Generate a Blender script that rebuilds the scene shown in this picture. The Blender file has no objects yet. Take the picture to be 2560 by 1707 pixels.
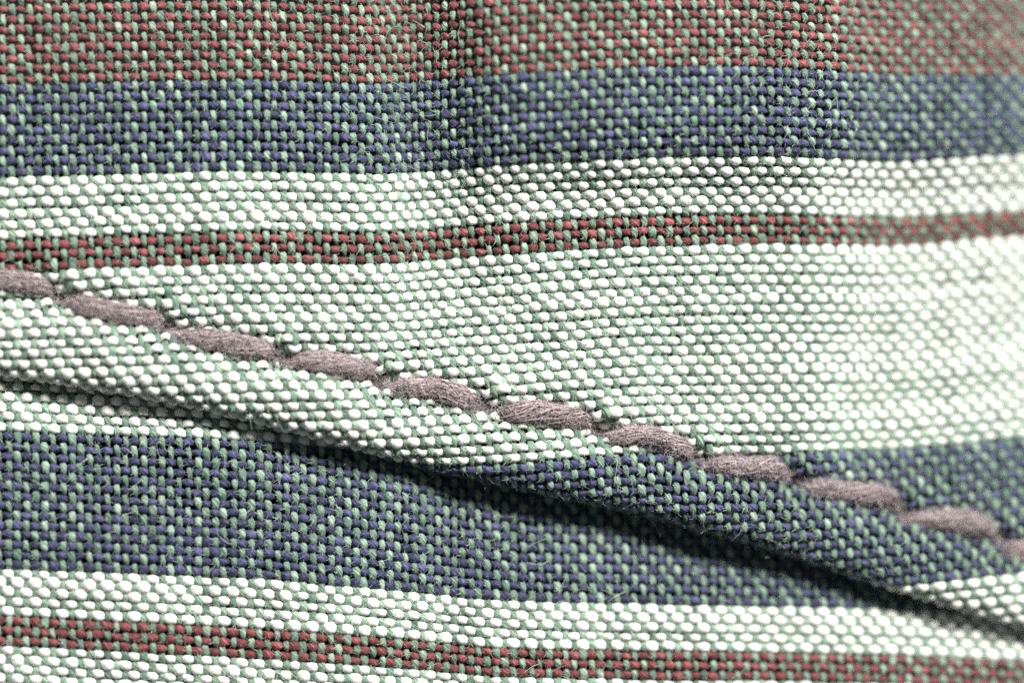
import bpy, math
import numpy as np

rng = np.random.default_rng(7)
scene = bpy.context.scene
col = scene.collection

# ------------------------------------------------------------------ scale, camera, world, light, exposure
# One unit is one centimetre. The cloth was measured in small steps ("m") of 1/2560 of the 46 mm wide field.
S = 0.0018            # one measuring step in scene units
CX, CY = 1280.0, 853.5
D = 7100.0            # camera height over the cloth, in steps
scene.unit_settings.scale_length = 0.01

cam_data = bpy.data.cameras.new("camera")
cam = bpy.data.objects.new("camera", cam_data)
col.objects.link(cam)
cam.location = (0, 0, D * S)
cam_data.sensor_width = 36.0
cam_data.lens = 18.0 * D / 1280.0
cam_data.clip_start = 0.1
cam_data.clip_end = 200.0
cam_data.dof.use_dof = True
cam_data.dof.focus_distance = (D + 6) * S
cam_data.dof.aperture_fstop = 0.080
scene.camera = cam

world = bpy.data.worlds.new("World")
scene.world = world
world.use_nodes = True
bg = world.node_tree.nodes["Background"]
bg.inputs[0].default_value = (0.93, 0.98, 1.0, 1)
bg.inputs[1].default_value = 0.13

def area(name, loc, size, power, color):
    d = bpy.data.lights.new(name, 'AREA')
    d.shape = 'DISK'; d.size = size; d.energy = power; d.color = color
    o = bpy.data.objects.new(name, d); col.objects.link(o)
    o.location = loc
    v = np.array(loc, float); v /= np.linalg.norm(v)
    o.rotation_euler = (math.acos(v[2]), 0, math.atan2(v[0], -v[1]))
    return o
area("window_lamp", (11.5, 19.5, 18.5), 7.5, 24000, (1.0, 0.985, 0.96))

vs = scene.view_settings
scene.display_settings.display_device = 'sRGB'
vs.view_transform = 'Standard'; vs.look = 'None'; vs.exposure = 0.0; vs.gamma = 1.0
vs.use_curve_mapping = False
scene.render.engine = 'CYCLES'
scene.cycles.use_denoising = False
scene.cycles.sample_clamp_indirect = 6.0

# ------------------------------------------------------------------ materials
def new_mat(name):
    m = bpy.data.materials.new(name); m.use_nodes = True
    nt = m.node_tree; nt.nodes.clear()
    out = nt.nodes.new('ShaderNodeOutputMaterial')
    p = nt.nodes.new('ShaderNodeBsdfPrincipled')
    nt.links.new(p.outputs[0], out.inputs[0])
    return m, nt, p

def N(nt, t, **kw):
    n = nt.nodes.new(t)
    for k, v in kw.items(): setattr(n, k, v)
    return n

def yarn_material(name, dark, mid, light, twist=1.0, rough=0.75, sheen=0.25, spec=0.25, shade=0.24):
    """Spun yarn: fine fibres winding round the yarn, paler and darker filaments, a soft sheen."""
    m, nt, p = new_mat(name)
    L = nt.links.new
    uv = N(nt, 'ShaderNodeUVMap')
    sep = N(nt, 'ShaderNodeSeparateXYZ'); L(uv.outputs[0], sep.inputs[0])
    # u runs along the yarn (1 = one crossing), v goes round it
    a = N(nt, 'ShaderNodeMath', operation='MULTIPLY_ADD'); L(sep.outputs[0], a.inputs[0]); a.inputs[1].default_value = 0.55 * twist; L(sep.outputs[1], a.inputs[2])
    k = N(nt, 'ShaderNodeMath', operation='MULTIPLY'); L(a.outputs[0], k.inputs[0]); k.inputs[1].default_value = 15.0
    u2 = N(nt, 'ShaderNodeMath', operation='MULTIPLY'); L(sep.outputs[0], u2.inputs[0]); u2.inputs[1].default_value = 1.3
    oi = N(nt, 'ShaderNodeObjectInfo')
    r = N(nt, 'ShaderNodeMath', operation='MULTIPLY'); L(oi.outputs['Random'], r.inputs[0]); r.inputs[1].default_value = 97.0
    comb = N(nt, 'ShaderNodeCombineXYZ'); L(k.outputs[0], comb.inputs[0]); L(u2.outputs[0], comb.inputs[1]); L(r.outputs[0], comb.inputs[2])
    fib = N(nt, 'ShaderNodeTexNoise'); fib.inputs['Scale'].default_value = 1.0; fib.inputs['Detail'].default_value = 3.0; fib.inputs['Roughness'].default_value = 0.65
    L(comb.outputs[0], fib.inputs['Vector'])
    # slow variation of dye along the yarn
    c2 = N(nt, 'ShaderNodeCombineXYZ'); L(sep.outputs[0], c2.inputs[0]); L(r.outputs[0], c2.inputs[1])
    slow = N(nt, 'ShaderNodeTexNoise'); slow.inputs['Scale'].default_value = 0.45; slow.inputs['Detail'].default_value = 2.0
    L(c2.outputs[0], slow.inputs['Vector'])
    mx = N(nt, 'ShaderNodeMath', operation='MULTIPLY_ADD'); L(slow.outputs[0], mx.inputs[0]); mx.inputs[1].default_value = 0.46
    sub = N(nt, 'ShaderNodeMath', operation='SUBTRACT'); L(fib.outputs[0], sub.inputs[0]); sub.inputs[1].default_value = 0.23
    L(sub.outputs[0], mx.inputs[2])
    ramp = N(nt, 'ShaderNodeValToRGB')
    e = ramp.color_ramp.elements
    e[0].position = 0.30; e[0].color = (*dark, 1)
    e[1].position = 0.72; e[1].color = (*light, 1)
    x = e.new(0.5); x.color = (*mid, 1)
    L(mx.outputs[0], ramp.inputs[0])
    hsv = N(nt, 'ShaderNodeHueSaturation')
    mr = N(nt, 'ShaderNodeMapRange'); L(oi.outputs['Random'], mr.inputs[0]); mr.inputs[3].default_value = 1 - shade; mr.inputs[4].default_value = 1 + shade
    L(mr.outputs[0], hsv.inputs['Value']); L(ramp.outputs[0], hsv.inputs['Color'])
    L(hsv.outputs[0], p.inputs['Base Color'])
    p.inputs['Roughness'].default_value = rough
    p.inputs['Specular IOR Level'].default_value = spec
    p.inputs['Sheen Weight'].default_value = sheen
    p.inputs['Sheen Roughness'].default_value = 0.4
    b = N(nt, 'ShaderNodeBump'); b.inputs['Strength'].default_value = 0.8; b.inputs['Distance'].default_value = 0.006
    L(fib.outputs[0], b.inputs['Height']); L(b.outputs[0], p.inputs['Normal'])
    return m

M = {
 'red':   yarn_material('red_yarn',   (0.052, 0.010, 0.012), (0.135, 0.026, 0.030), (0.42, 0.12, 0.125), sheen=0.22, rough=0.62, spec=0.4),
 'blue':  yarn_material('blue_yarn',  (0.007, 0.009, 0.026), (0.022, 0.026, 0.076), (0.14, 0.14, 0.30), sheen=0.20, rough=0.60, spec=0.4),
 'white': yarn_material('white_yarn', (0.70, 0.70, 0.65), (0.80, 0.80, 0.76), (0.86, 0.86, 0.83), sheen=0.1, rough=0.85, spec=0.15, shade=0.05),
 'green': yarn_material('green_yarn', (0.036, 0.078, 0.055), (0.132, 0.225, 0.160), (0.43, 0.53, 0.42), twist=-1.0, sheen=0.3),
}

def fibre_material(name, c0, c1, rough=0.5, spec=0.35):
    m, nt, p = new_mat(name)
    g = N(nt, 'ShaderNodeNewGeometry')
    ramp = N(nt, 'ShaderNodeValToRGB')
    ramp.color_ramp.elements[0].color = (*c0, 1); ramp.color_ramp.elements[1].color = (*c1, 1)
    nt.links.new(g.outputs['Random Per Island'], ramp.inputs[0])
    nt.links.new(ramp.outputs[0], p.inputs['Base Color'])
    p.inputs['Roughness'].default_value = rough
    p.inputs['Specular IOR Level'].default_value = spec
    return m
F = {
 'red':   fibre_material('red_lint',   (0.30, 0.06, 0.07), (0.62, 0.30, 0.28)),
 'blue':  fibre_material('blue_lint',  (0.09, 0.09, 0.26), (0.38, 0.38, 0.60)),
 'white': fibre_material('white_lint', (0.70, 0.72, 0.66), (0.86, 0.86, 0.82)),
 'green': fibre_material('green_lint', (0.28, 0.46, 0.31), (0.62, 0.74, 0.58)),
 'thread_loose': fibre_material('thread_loose_fibre', (0.22, 0.17, 0.175), (0.66, 0.58, 0.58)),
 'thread': fibre_material('thread_fibre', (0.055, 0.038, 0.041), (0.74, 0.60, 0.61), rough=0.45, spec=0.4),
}
def thread_core_material():
    m, nt, p = new_mat('thread_core')
    n = N(nt, 'ShaderNodeTexNoise'); n.inputs['Scale'].default_value = 60
    ramp = N(nt, 'ShaderNodeValToRGB')
    ramp.color_ramp.elements[0].color = (0.065, 0.046, 0.049, 1); ramp.color_ramp.elements[1].color = (0.27, 0.20, 0.205, 1)
    tc = N(nt, 'ShaderNodeTexCoord'); nt.links.new(tc.outputs['Object'], n.inputs['Vector'])
    nt.links.new(n.outputs[0], ramp.inputs[0]); nt.links.new(ramp.outputs[0], p.inputs['Base Color'])
    p.inputs['Roughness'].default_value = 0.8
    return m
M['thread'] = thread_core_material()
def backing_material():  # for the added unseen backing, near black to keep the weave gaps dark
    m, nt, p = new_mat('dark_backing')
    n = N(nt, 'ShaderNodeTexNoise'); n.inputs['Scale'].default_value = 3
    ramp = N(nt, 'ShaderNodeValToRGB')
    ramp.color_ramp.elements[0].color = (0.008, 0.007, 0.007, 1); ramp.color_ramp.elements[1].color = (0.016, 0.015, 0.014, 1)
    nt.links.new(n.outputs[0], ramp.inputs[0]); nt.links.new(ramp.outputs[0], p.inputs['Base Color'])
    p.inputs['Roughness'].default_value = 0.95; p.inputs['Specular IOR Level'].default_value = 0.05
    return m

# ------------------------------------------------------------------ object helpers
def empty(name, label=None, cat=None, parent=None, kind=None, group=None):
    o = bpy.data.objects.new(name, None); o.empty_display_size = 0.1
    col.objects.link(o); o.parent = parent
    if label: o['label'] = label
    if cat: o['category'] = cat
    if kind: o['kind'] = kind
    if group: o['group'] = group
    return o

def mesh_obj(name, verts, quads, mats, parent=None, uv=None, mat_idx=None, smooth=True):
    me = bpy.data.meshes.new(name)
    nv, nq = len(verts), len(quads)
    me.vertices.add(nv); me.vertices.foreach_set('co', np.ascontiguousarray(verts, dtype=np.float32).ravel())
    me.loops.add(nq * 4); me.loops.foreach_set('vertex_index', np.ascontiguousarray(quads, dtype=np.int32).ravel())
    me.polygons.add(nq); me.polygons.foreach_set('loop_start', np.arange(0, nq * 4, 4, dtype=np.int32))
    for m in (mats if isinstance(mats, (list, tuple)) else [mats]): me.materials.append(m)
    if mat_idx is not None: me.polygons.foreach_set('material_index', np.ascontiguousarray(mat_idx, dtype=np.int32))
    if uv is not None:
        l = me.uv_layers.new(name='UVMap'); l.data.foreach_set('uv', np.ascontiguousarray(uv, dtype=np.float32).ravel())
    me.polygons.foreach_set('use_smooth', np.full(nq, smooth, dtype=bool))
    me.update(calc_edges=True)
    o = bpy.data.objects.new(name, me); col.objects.link(o); o.parent = parent
    return o

def grid_quads(n, k):
    """quads of a tube of n rings with k sides"""
    i = np.arange(n - 1)[:, None]; j = np.arange(k)[None, :]; j2 = (j + 1) % k
    return np.stack(np.broadcast_arrays(i * k + j, i * k + j2, (i + 1) * k + j2, (i + 1) * k + j), -1).reshape(-1, 4)

def ring_uv(u, k):
    n = len(u)
    i = np.arange(n - 1)[:, None]; j = np.arange(k)[None, :]
    U0 = np.broadcast_to(u[:-1, None], (n - 1, k)); U1 = np.broadcast_to(u[1:, None], (n - 1, k))
    V0 = np.broadcast_to(j / k, (n - 1, k)); V1 = V0 + 1.0 / k
    return np.stack([np.stack([U0, V0], -1), np.stack([U0, V1], -1), np.stack([U1, V1], -1), np.stack([U1, V0], -1)], 2).reshape(-1, 2)

def norm(v): return v / np.maximum(np.linalg.norm(v, axis=-1, keepdims=True), 1e-9)

def tube(C, up, w, h, K):
    """rings round the centre line C; w half-width, h half-height along 'up'"""
    T = norm(np.gradient(C, axis=0))
    side = norm(np.cross(T, up)); nn = np.cross(side, T)
    th = -0.5 * math.pi + 2 * math.pi * np.arange(K) / K       # seam on the underside
    V = C[:, None, :] + side[:, None, :] * (w[:, None] * np.cos(th))[..., None] + nn[:, None, :] * (h[:, None] * np.sin(th))[..., None]
    return V.reshape(-1, 3)

# ------------------------------------------------------------------ the cloth surfaces (steps; x right, y down, z towards the camera)
XS = np.array([-320, 0, 320, 640, 960, 1280, 1600, 1920, 2240, 2560, 2880], float)
def ext(v):  # extend a nine-point measurement by one step on either side
    v = list(v); return np.array([2 * v[0] - v[1]] + v + [2 * v[-1] - v[-2]], float)
def smooth1d(a, sig, axis):
    r = int(3 * sig); k = np.exp(-0.5 * (np.arange(-r, r + 1) / sig) ** 2); k /= k.sum()
    pad = [(0, 0)] * a.ndim; pad[axis] = (r, r)
    ap = np.pad(a, pad, mode='reflect', reflect_type='odd')
    return np.apply_along_axis(lambda v: np.convolve(v, k, mode='valid'), axis, ap)
GX = np.arange(-320, 2881, 20.0)
def sig(t): return 1 / (1 + np.exp(-np.clip(t, -30, 30)))

class RowMap:
    def __init__(self, knots, rows):
        self.b = np.arange(knots[0], knots[-1] + 1e-6, 0.5)
        tab = np.array([np.interp(GX, XS, ext(r)) for r in rows])
        g = np.array([np.interp(self.b, knots, tab[:, i]) for i in range(len(GX))]).T
        self.g = smooth1d(smooth1d(g, 3.2, 1), 3.0, 0)
    def __call__(self, x, b):
        fx = np.clip((x - GX[0]) / 20.0, 0, len(GX) - 1.001); fb = np.clip((b - self.b[0]) / 0.5, 0, len(self.b) - 1.001)
        i = fx.astype(int); j = fb.astype(int); tx = fx - i; tb = fb - j
        g = self.g
        return (g[j, i] * (1 - tx) + g[j, i + 1] * tx) * (1 - tb) + (g[j + 1, i] * (1 - tx) + g[j + 1, i + 1] * tx) * tb

r0 = np.array([212, 204, 199, 213, 184, 169, 166, 190, 191.])
r9 = np.array([443, 436, 427, 438, 407, 392, 385, 404, 383.])
r15 = np.array([603, 590, 576, 584, 554, 540, 536, 549, 532.])
r18 = np.array([679, 671, 660, 664, 636, 616, 609, 619, 590.])
r39 = np.array([1190, 1182, 1174, 1168, 1158, 1137, 1134, 1126, 1098.])
up_rows = RowMap([-24, 0, 9, 15, 18, 39, 53, 70],
    [r0 - 24 * np.array([24.6, 24.6, 24.4, 24.2, 24, 23.8, 23.5, 22.5, 22]), r0, r9, r15, r18, r39,
     r39 + 14 * 24.1, r39 + 31 * 24.1])
l14 = np.array([1420, 1432, 1443, 1473, 1503, 1510, 1518, 1524, 1540.])
l19 = np.array([1537, 1552, 1570, 1591, 1622, 1625, 1631, 1638, 1652.])
l22 = np.array([1611, 1627, 1645, 1664, 1692, 1696, 1699, 1705, 1722.])
lo_rows = RowMap([-26, 0, 14, 19, 22, 36],
    [l14 - 40 * 24.4, l14 - 14 * 24.4, l14, l19, l22, l22 + 14 * 23.8])

def curve(xs, ys, s=4.0):
    g = smooth1d(np.interp(GX, xs, ys), s, 0)
    return lambda x: np.interp(x, GX, g)
fold_edge = curve(XS, ext([925, 974, 1042, 1132, 1208, 1268, 1356, 1464, 1560]))
SEAM = np.array([(-320, 640), (-120, 680), (0, 708), (128, 727), (280, 775), (410, 812), (560, 852), (685, 890), (820, 908), (945, 950), (1080, 975),
                 (1213, 1017), (1362, 1036), (1486, 1070), (1607, 1096), (1730, 1145), (1852, 1168), (1982, 1196), (2110, 1230), (2247, 1280),
                 (2383, 1308), (2492, 1345), (2640, 1394), (2880, 1470)], float)
seam = curve(SEAM[:, 0], SEAM[:, 1], 2.0)
roll_r = curve(XS, ext([38, 40, 44, 48, 52, 54, 48, 38, 32]))
JOINTS = np.array([(140, 738), (415, 812), (686, 893), (944, 950), (1213, 1017), (1487, 1070), (1730, 1145), (1982, 1196), (2248, 1282), (2494, 1345)], float)

def z_common(x, y):
    z = -0.098 * np.clip(x - 1150, 0, None) + 0.055 * np.clip(1150 - x, 0, None) - 0.00001 * np.clip(1150 - x, 0, None) ** 2
    z = z - 0.00036 * np.clip(x - 1750, 0, None) ** 2 * np.clip(1.15 - y / 1500, 0.05, 1.2)
    return z
def z_up(x, y):
    z = z_common(x, y)
    g1 = 0.12 + 0.88 * sig((820 - y) / 90)
    xc1 = 925 + 0.11 * y
    z = z + g1 * (-72 * sig((x - xc1) / 34) + (80 + 100 * sig((430 - y) / 45)) * sig((x - xc1 - 205) / 60))
    xc2 = 2120 - 0.00010 * np.clip(y - 400, 0, None) ** 2
    g2 = sig((1150 - y) / 80)
    z = z + g2 * (-70 * sig((x - xc2) / 38) + 55 * sig((x - xc2 - 210) / 60))
    # the top of the field rolls gently away
    z = z - 0.00010 * np.clip(420 - y, 0, None) ** 2
    s = seam(x); f = fold_edge(x)
    z = z - 20 * np.exp(-((y - s) / 36) ** 2) + 26 * np.exp(-((y - (0.42 * s + 0.58 * f)) / (0.30 * np.abs(f - s) + 12)) ** 2)
    z = z + 7 * np.exp(-((y - s + 75) / 45) ** 2)
    for jx, jy in JOINTS:
        z = z - 28 * np.exp(-(((x - jx) / 26) ** 2 + ((y - jy) / 28) ** 2)) + 26 * np.exp(-(((x - jx - 36) / 36) ** 2 + ((y - jy + 30) / 28) ** 2))
    z = z + 4 * np.sin(x / 97 + y / 160) + 3 * np.sin(x / 61 - y / 83)
    return z

def upper(a, b):
    q = 22.05 * a - 0.000012 * np.sign(a) * (22.05 * a) ** 2
    yq = up_rows(q, b)
    g1 = 0.12 + 0.88 * sig((820 - yq) / 90)
    x = q - 46 * g1 * (sig((q - 930 - 0.11 * yq) / 34) - 0.5)
    xc2 = 2160 - 0.00010 * np.clip(yq - 400, 0, None) ** 2
    x = x - 40 * (0.3 + 0.7 * sig((1150 - yq) / 80)) * (sig((q - xc2) / 45) - 0.0) + 60 * 0
    x = x + 30
    y = up_rows(x, b)
    # the thread pinches the weave together round each needle hole
    gx, gy = x.copy(), y.copy()
    for jx, jy in JOINTS:
        g = 0.34 * np.exp(-(((gx - jx) / 48) ** 2 + ((gy - jy) / 40) ** 2))
        x = x + g * (jx - gx); y = y + g * (jy - gy)
    R = roll_r(x)
    sl = (fold_edge(x + 15) - fold_edge(x - 15)) / 30
    c = 1 / np.sqrt(1 + sl ** 2); sn = sl * c
    y0 = fold_edge(x) - R / c
    d = (y - y0) * c
    dd = np.maximum(d, 0)
    bx, by = x + sn * dd, y - c * dd
    z = z_up(bx, by) - R * (1 - np.cos(np.minimum(dd / R, 3.0)))
    off = R * np.sin(np.minimum(dd / R, 3.0))
    px, py = bx - sn * off, by + c * off
    return px, py, z, d / R

def z_low(x, y):
    f = fold_edge(x)
    t = np.clip((y - f) / 330, -0.3, 1.2)
    R = roll_r(x)
    depth = 1.62 * R + 20 + 12 * np.exp(-((x - 1700) / 430) ** 2)
    z = z_common(x, f - R) - depth * (1 - 0.80 * (1 - np.exp(-np.clip(t, 0, None) * 1.9)))
    z = z + 18 * (1 - sig((x - 1010) / 60)) - 12 * np.exp(-((x - 1120) / 60) ** 2)
    z = z + 4 * np.sin(x / 118 + y / 133 + 1.0) + 3 * np.sin(x / 71 - y / 97)
    return z
def lower(a, b):
    q = 22.6 * a - 0.000014 * np.sign(a) * (22.6 * a) ** 2
    x = q - 26 * sig((q - 1030) / 70) + 22
    y = lo_rows(x, b)
    return x, y, z_low(x, y), (fold_edge(x) - 70 - y)

def world_pt(px, py, z):
    k = S * (D - z) / D
    return np.stack([(px - CX) * k, -(py - CY) * k, z * S], -1)

def surf(fn, a, b):
    px, py, z, e = fn(a, b)
    P = world_pt(px, py, z)
    h = 0.35
    Pa = world_pt(*fn(a + h, b)[:3]) - world_pt(*fn(a - h, b)[:3])
    Pb = world_pt(*fn(a, b + h)[:3]) - world_pt(*fn(a, b - h)[:3])
    return P, norm(np.cross(Pb, Pa)), norm(Pa), norm(Pb), e

# ------------------------------------------------------------------ weaving a panel yarn by yarn
SUB, K = 4, 7
def weave(root, fn, stripes, a0, a1, inside, seed):
    """stripes: list of (first row, last row, colour, stripe name, label). Plain weave: each yarn goes over and under in turn."""
    r = np.random.default_rng(seed)
    rows = []                                     # (row centre, colour, stripe object)
    for (b0, b1, colour, nm, lab) in stripes:
        st = empty(nm, lab, None, root)
        for k in range(b0, b1): rows.append((k, colour, st))
    bmin, bmax = rows[0][0], rows[-1][0]
    white_at = np.array([1.0 if c == 'white' else 0.0 for _, c, _ in rows])
    bc = np.array([k + 0.5 for k, _, _ in rows])
    fat = {k: (r.uniform(0.86, 1.13) if c == 'white' else r.uniform(0.90, 1.10)) for k, c, _ in rows}
    shift = {k: r.normal(0, 0.035) for k, _, _ in rows}
    wshift = {i: r.normal(0, 0.06) for i in range(a0, a1)}
    wfat = {i: r.uniform(0.90, 1.12) for i in range(a0, a1)}
    lint = []
    # --- weft
    for k, colour, st in rows:
        n = (a1 - a0 - 1) * SUB + 1
        a = np.linspace(a0, a1 - 1, n)
        ph = np.cos(math.pi * (a + k))            # +1 over the warp, -1 under it
        nz = smooth1d(r.normal(0, 1, n + 24), 3.0, 0)[12:12 + n] * 3.0
        nz2 = smooth1d(r.normal(0, 1, n + 24), 2.2, 0)[12:12 + n] * 2.6
        b = k + 0.5 + shift[k] + 0.030 * np.sin(math.pi * (a + k)) + 0.045 * nz
        P, Nn, _, _, e = surf(fn, a, b)
        if colour == 'white': A, w0, h0, o, wm = 8.6, 10.4, 8.0, 0.6, 0.16
        else:                 A, w0, h0, o, wm = 10.4, 8.0, 7.0, 0.4, 0.24
        A = A * S; 
        slow = smooth1d(r.normal(0, 1, n + 240), 22.0, 0)[120:120 + n] * 8.0
        f = fat[k] * (1 + 0.085 * nz2 + 0.05 * slow)
        C = P + Nn * (o * S + A * ph)[:, None]
        w = S * w0 * f * (1 + wm * ph); h = S * h0 * f * (0.96 + 0.08 * ph)
        ok = inside(e)
        if ok.sum() < 3 * SUB: continue
        i0, i1 = np.argmax(ok), n - np.argmax(ok[::-1])
        V = tube(C[i0:i1], Nn[i0:i1], w[i0:i1], h[i0:i1], K)
        mesh_obj('weft_yarn', V, grid_quads(i1 - i0, K), M[colour], st, ring_uv(a[i0:i1], K))
        sel = np.nonzero(ok & (ph > 0.3))[0]
        lint.append((colour, C[sel], Nn[sel], h[sel]))
    # --- warp
    for i in range(a0, a1):
        n = (bmax - bmin) * SUB + 1
        b = np.linspace(bmin + 0.5, bmax + 0.5, n)
        ph = -np.cos(math.pi * (b - 0.5 + i))     # +1 over the weft
        ph_s = -np.sin(math.pi * (b - 0.5 + i))
        wh = np.interp(b, bc, white_at)
        nz = smooth1d(r.normal(0, 1, n + 24), 3.0, 0)[12:12 + n] * 3.0
        nz2 = smooth1d(r.normal(0, 1, n + 24), 2.2, 0)[12:12 + n] * 2.6
        a = i + wshift[i] + 0.075 * ph_s + 0.05 * nz
        P, Nn, _, _, e = surf(fn, a, b)
        A = (10.6 - 3.4 * wh) * S; o = (-0.8 - 1.0 * wh) * S
        C = P + Nn * (o + A * ph)[:, None]
        slow = smooth1d(r.normal(0, 1, n + 240), 18.0, 0)[120:120 + n] * 8.0
        f = wfat[i] * (1 + 0.09 * nz2 + 0.05 * slow)
        w = S * (6.7 + 2.5 * wh) * f * (1 + (0.36 - 0.24 * wh) * ph); h = S * (6.7 + 0.1 * wh) * f
        ok = inside(e)
        if ok.sum() < 3 * SUB: continue
        i0, i1 = np.argmax(ok), n - np.argmax(ok[::-1])
        V = tube(C[i0:i1], Nn[i0:i1], w[i0:i1], h[i0:i1], K)
        mesh_obj('warp_yarn', V, grid_quads(i1 - i0, K), M['green'], root, ring_uv(b[i0:i1], K))
        sel = np.nonzero(ok & (ph > 0.3))[0]
        lint.append(('green', C[sel], Nn[sel], h[sel]))
    return lint

def hairs(P0, D0, N0, length, rad, r, segs=5, curl=0.9):
    """many fine curved hairs: start points, first directions, lengths"""
    n = len(P0)
    d = D0.copy(); p = P0.copy()
    pts = [p.copy()]
    axis = norm(r.normal(0, 1, (n, 3)))
    for s in range(segs):
        p = p + d * (length / segs)[:, None]
        pts.append(p.copy())
        d = norm(d + np.cross(axis, d) * (curl * r.uniform(0.2, 1.0, n))[:, None] * 0.7 - N0 * 0.10)
    C = np.stack(pts, 1)                                    # n, segs+1, 3
    T = norm(np.gradient(C, axis=1))
    ref = np.where(np.abs(T[..., 2:3]) < 0.9, np.array([0, 0, 1.0]), np.array([1.0, 0, 0]))
    s1 = norm(np.cross(T, ref)); s2 = np.cross(s1, T)
    taper = np.linspace(1, 0.45, segs + 1)[None, :, None, None]
    th = 2 * math.pi * np.arange(3) / 3
    R = (np.asarray(rad).reshape(-1, 1, 1, 1) if np.ndim(rad) else rad) * taper
    V = C[:, :, None, :] + R * (s1[:, :, None, :] * np.cos(th)[None, None, :, None] + s2[:, :, None, :] * np.sin(th)[None, None, :, None])
    q = grid_quads(segs + 1, 3)
    Q = (np.arange(n) * (segs + 1) * 3)[:, None, None] + q[None]
    return V.reshape(-1, 3), Q.reshape(-1, 4), len(q)

def add_lint(root, lint, share, seed):
    r = np.random.default_rng(seed)
    names = ['red', 'blue', 'white', 'green']
    VV, QQ, MI, base = [], [], [], 0
    for ci, c in enumerate(names):
        P = np.concatenate([l[1] for l in lint if l[0] == c] or [np.zeros((0, 3))]); Nn = np.concatenate([l[2] for l in lint if l[0] == c] or [np.zeros((0, 3))])
        h = np.concatenate([l[3] for l in lint if l[0] == c] or [np.zeros(0)])
        n = int(len(P) * share[c])
        if n == 0: continue
        idx = r.integers(0, len(P), n)
        side = r.normal(0, 1, (n, 3)); side -= Nn[idx] * (side * Nn[idx]).sum(-1, keepdims=True); side = norm(side)
        el = r.uniform(-0.1, 0.75, n)[:, None]
        D0 = norm(side + Nn[idx] * el)
        ln = S * np.where(r.random(n) < 0.06, r.uniform(28, 70, n), r.uniform(7, 20, n))
        P0 = P[idx] + Nn[idx] * (h[idx] * 0.85)[:, None] + side * (h[idx] * 0.35)[:, None]
        V, Q, per = hairs(P0, D0, Nn[idx], ln, S * r.uniform(0.35, 0.8, n), r, segs=3)
        VV.append(V); QQ.append(Q + base); base += len(V); MI.append(np.full(len(Q), ci))
        # a nap of short fibre ends lying close to the yarn
        n = int(n * 3.0)
        idx = r.integers(0, len(P), n)
        side = r.normal(0, 1, (n, 3)); side -= Nn[idx] * (side * Nn[idx]).sum(-1, keepdims=True); side = norm(side)
        P0 = P[idx] + Nn[idx] * (h[idx] * r.uniform(0.75, 0.98, n))[:, None] + side * (h[idx] * r.uniform(0, 0.6, n))[:, None]
        V, Q, per = hairs(P0, norm(side + Nn[idx] * r.uniform(-0.2, 0.6, n)[:, None]), Nn[idx], S * r.uniform(5, 15, n), S * r.uniform(0.3, 0.7, n), r, segs=2)
        VV.append(V); QQ.append(Q + base); base += len(V); MI.append(np.full(len(Q), ci))
    o = mesh_obj('lint', np.concatenate(VV), np.concatenate(QQ), [F[c] for c in names], root, mat_idx=np.concatenate(MI))
    o['kind'] = 'stuff'
    return o

# ------------------------------------------------------------------ unseen dark backing, added to stop light leaking through the weave
V = np.array([(-6, -5, -0.72), (6, -5, -0.72), (6, 5, -0.72), (-6, 5, -0.72)]); 
t = mesh_obj('backing_plane', V, np.array([[0, 1, 2, 3]]), backing_material(), smooth=False)
t['kind'] = 'structure'

# ------------------------------------------------------------------ upper panel
up = empty('striped_cloth', 'striped woven cloth with a rolled stitched edge, lying on top of the other', 'cloth', group='panels of striped woven cloth')
lint_u = weave(up, upper, [
    (-15, 0, 'red', 'red_stripe', 'broad red stripe along the top'),
    (0, 9, 'blue', 'blue_stripe', 'blue stripe under the broad red one'),
    (9, 15, 'white', 'white_stripe', 'narrow white stripe between blue and thin red'),
    (15, 18, 'red', 'red_stripe', 'thin red stripe of three yarns above the seam'),
    (18, 39, 'white', 'white_stripe', 'broad white stripe crossed by the seam'),
    (39, 53, 'blue', 'blue_stripe', 'blue stripe along the rolled edge'),
    (53, 66, 'white', 'white_stripe', 'white stripe showing in the corner of the rolled edge')],
    -8, 132, lambda e: e < 2.45, 11)
add_lint(up, lint_u, dict(red=0.38, blue=0.38, white=0.20, green=0.60), 21)

# ------------------------------------------------------------------ lower panel
lo = empty('striped_cloth', 'striped woven cloth below the dark crease, partly tucked under the rolled edge', 'cloth', group='panels of striped woven cloth')
lint_l = weave(lo, lower, [
    (-12, 0, 'white', 'white_stripe', 'white stripe running into the crease'),
    (0, 14, 'blue', 'blue_stripe', 'blue stripe darkened by the crease'),
    (14, 19, 'white', 'white_stripe', 'narrow white stripe above the thin red one'),
    (19, 22, 'red', 'red_stripe', 'thin red stripe of three yarns near the lower rim'),
    (22, 29, 'white', 'white_stripe', 'white stripe along the lower rim')],
    -8, 129, lambda e: e < 0, 12)
add_lint(lo, lint_l, dict(red=0.38, blue=0.38, white=0.20, green=0.60), 22)

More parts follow.
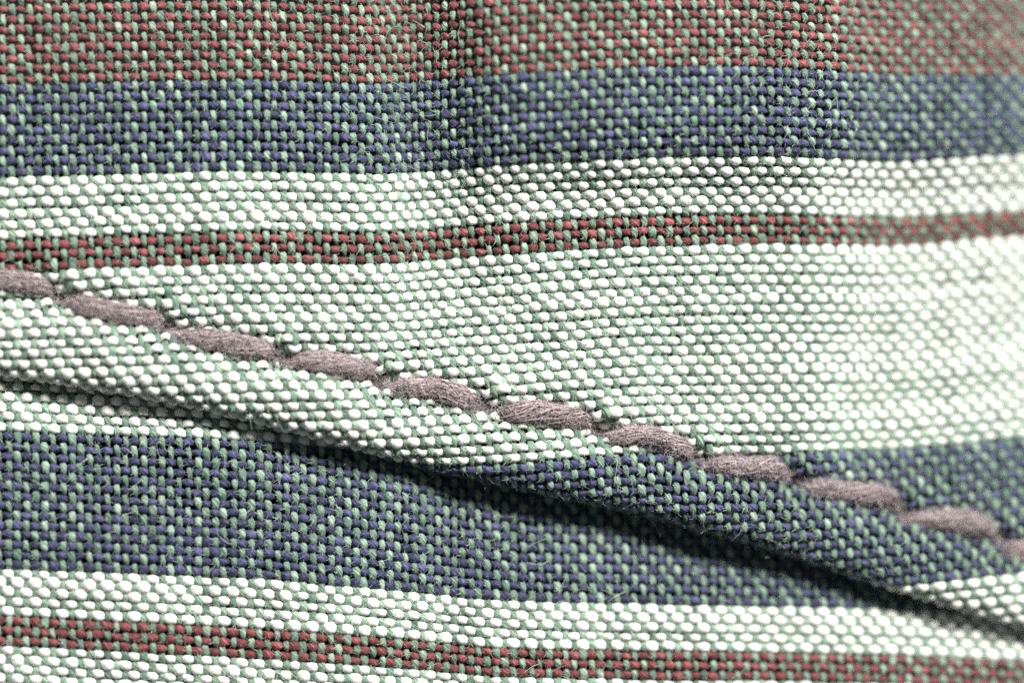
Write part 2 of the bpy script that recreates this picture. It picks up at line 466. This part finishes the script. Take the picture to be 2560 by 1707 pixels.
# ------------------------------------------------------------------ sewing thread
# each stitch: where it comes up, its middle, where it goes down (steps)
ST = [((-150, 668), (-20, 700), (120, 722)), ((152, 752), (275, 778), (400, 796)), ((440, 834), (560, 855), (676, 872)), ((692, 902), (822, 904), (932, 926)),
      ((962, 970), (1078, 972), (1202, 1004)), ((1226, 1028), (1356, 1034), (1474, 1054)), ((1504, 1082), (1608, 1093), (1712, 1116)),
      ((1758, 1160), (1852, 1167), (1950, 1176)), ((2010, 1212), (2112, 1230), (2228, 1246)), ((2264, 1300), (2378, 1304), (2468, 1318)),
      ((2522, 1374), (2630, 1392), (2740, 1418)), ((2780, 1450), (2830, 1462), (2860, 1470))]
thread = empty('sewing_thread', 'thick fuzzy mauve brown thread sewn slantwise in long stitches', 'thread')
def bez(p, t):
    """smooth path through p (m,2..) at parameters 0..1"""
    m = len(p); x = t * (m - 1); i = np.clip(x.astype(int), 0, m - 2); f = (x - i)[:, None]
    P = np.vstack([2 * p[0] - p[1], p, 2 * p[-1] - p[-2]])
    a, b, c, d = P[i], P[i + 1], P[i + 2], P[i + 3]
    return 0.5 * ((2 * b) + (-a + c) * f + (2 * a - 5 * b + 4 * c - d) * f ** 2 + (-a + 3 * b - 3 * c + d) * f ** 3)
def zc(x, y): return z_up(np.array([x], float), np.array([y], float))[0]
r = np.random.default_rng(5)
for si in range(len(ST) - 1):
    s, m, e = ST[si]; nx = ST[si + 1][0]
    q1 = ((s[0] + m[0]) / 2, (s[1] + m[1]) / 2 - 1); q3 = ((e[0] + m[0]) / 2, (e[1] + m[1]) / 2 - 3)
    base = zc(*m); v = r.uniform(0.92, 1.08)
    pts = np.array([(s[0] - 14, s[1] - 14, zc(*s) - 2, 13 * v), (s[0] + 10, s[1] + 2, zc(*s) + 9, 20 * v), (*q1, zc(*q1) + 20, 25.5 * r.uniform(.9, 1.1)), (*m, base + 22, 26.5 * v),
                    (*q3, zc(*q3) + 23, 26 * r.uniform(.92, 1.1)), (e[0] - 8, e[1] - 2, zc(*e) + 19, 23 * v), ((e[0] * .55 + nx[0] * .45), (e[1] * .55 + nx[1] * .45), 0.5 * (zc(*e) + zc(*nx)) - 2, 13.5),
                    (nx[0] + 8, nx[1] + 5, zc(*nx) - 6, 15)], float)
    n = 40
    t = np.linspace(0, 1, n)
    G = bez(pts, t)
    G[:, 1] += 3.6 * smooth1d(r.normal(0, 1, n + 24), 3.0, 0)[12:12 + n] * 3.0
    C = world_pt(G[:, 0], G[:, 1], G[:, 2]); rad = G[:, 3] * S * (0.90 + 0.085 * smooth1d(r.normal(0, 1, n + 24), 2.2, 0)[12:12 + n] * 2.6)
    T = norm(np.gradient(C, axis=0)); upv = np.tile(np.array([0, 0, 1.0]), (n, 1))
    side = norm(np.cross(T, upv)); nn = np.cross(side, T)
    tw0 = r.uniform(0, 6.28); tw = r.uniform(2.6, 5.0) * t + 0.3 * np.sin(5 * t + r.uniform(0, 6))
    Kc = 20
    th = 2 * math.pi * np.arange(Kc) / Kc
    prof = 0.66 + 0.24 * np.abs(np.cos(th[None, :] - tw0 - tw[:, None]))                 # two plies with a groove between them
    Vc = C[:, None] + (rad[:, None] * prof)[..., None] * (side[:, None] * np.cos(th)[None, :, None] + 0.80 * nn[:, None] * np.sin(th)[None, :, None])
    st = mesh_obj('stitch', Vc.reshape(-1, 3), grid_quads(n, Kc), M['thread'], thread)
    # fibres winding along the plies
    nf, ns = 420, 12
    VV, QQ, base_i = [], [], 0
    t0 = r.uniform(-0.15, 0.75, nf); t1 = np.minimum(t0 + r.uniform(0.2, 0.6, nf), 1.0); t0 = np.maximum(t0, 0)
    for f in range(nf):
        tt = np.linspace(t0[f], t1[f], ns)
        ci = np.stack([np.interp(tt, t, C[:, k]) for k in range(3)], -1)
        si_ = np.stack([np.interp(tt, t, side[:, k]) for k in range(3)], -1); ni_ = np.stack([np.interp(tt, t, nn[:, k]) for k in range(3)], -1)
        ra = np.interp(tt, t, rad); twi = np.interp(tt, t, tw)
        a0 = r.uniform(0, 2 * math.pi); wob = r.normal(0, 0.22) * np.sin(np.linspace(0, 3, ns) * r.uniform(0.5, 2.0) + r.uniform(0, 6))
        ang = a0 + twi * r.uniform(0.3, 1.3) + wob * 2.2
        lift = r.uniform(-0.08, 0.20) + 0.13 * np.sin(np.linspace(0, 4, ns) + r.uniform(0, 6))
        rr = ra * (0.72 + 0.22 * np.abs(np.cos(ang - tw0 - twi)) + lift)
        pc = ci + (rr * np.cos(ang))[:, None] * si_ + (0.80 * rr * np.sin(ang))[:, None] * ni_
        V = tube(pc, norm(pc - ci), np.full(ns, S * r.uniform(0.6, 1.35)), np.full(ns, S * r.uniform(0.6, 1.35)), 3)
        VV.append(V); QQ.append(grid_quads(ns, 3) + base_i); base_i += len(V)
    # fly-away ends
    nh = 420
    ii = r.integers(1, n - 5, nh); an = r.uniform(-0.5, math.pi + 0.5, nh)
    outv = norm(side[ii] * np.cos(an)[:, None] + nn[ii] * np.sin(an)[:, None])
    P0 = C[ii] + outv * (rad[ii] * 0.88)[:, None]
    D0 = norm(T[ii] * r.choice([-1, 1], nh)[:, None] * r.uniform(0.2, 1.2, nh)[:, None] + outv * r.uniform(0.15, 0.8, nh)[:, None] + r.normal(0, 0.3, (nh, 3)))
    V, Q, _ = hairs(P0, D0, outv, S * r.uniform(14, 60, nh), S * r.uniform(0.35, 0.7, nh), r, segs=7, curl=1.7)
    nq0 = sum(len(q) for q in QQ)
    VV.append(V); QQ.append(Q + base_i); base_i += len(V)
    # loose pale fibres curling over the stitch
    nh = 320
    ii = r.integers(2, n - 8, nh); an = r.uniform(0.1, math.pi - 0.1, nh)
    outv = norm(side[ii] * np.cos(an)[:, None] + nn[ii] * np.sin(an)[:, None]); arnd = np.cross(outv, T[ii])
    P0 = C[ii] + outv * (rad[ii] * r.uniform(0.90, 1.02, nh))[:, None]
    D0 = norm(T[ii] * r.normal(0, 1, nh)[:, None] + arnd * r.normal(0, 0.7, nh)[:, None] + outv * r.uniform(-0.05, 0.25, nh)[:, None])
    V, Q, _ = hairs(P0, D0, outv * 2.2, S * r.uniform(15, 55, nh), S * r.uniform(0.45, 0.9, nh), r, segs=7, curl=1.3)
    VV.append(V); QQ.append(Q + base_i)
    mi = np.zeros(sum(len(q) for q in QQ), int); mi[nq0:] = 1
    fo = mesh_obj('fibres', np.concatenate(VV), np.concatenate(QQ), [F['thread'], F['thread_loose']], st, mat_idx=mi)
    fo['kind'] = 'stuff'
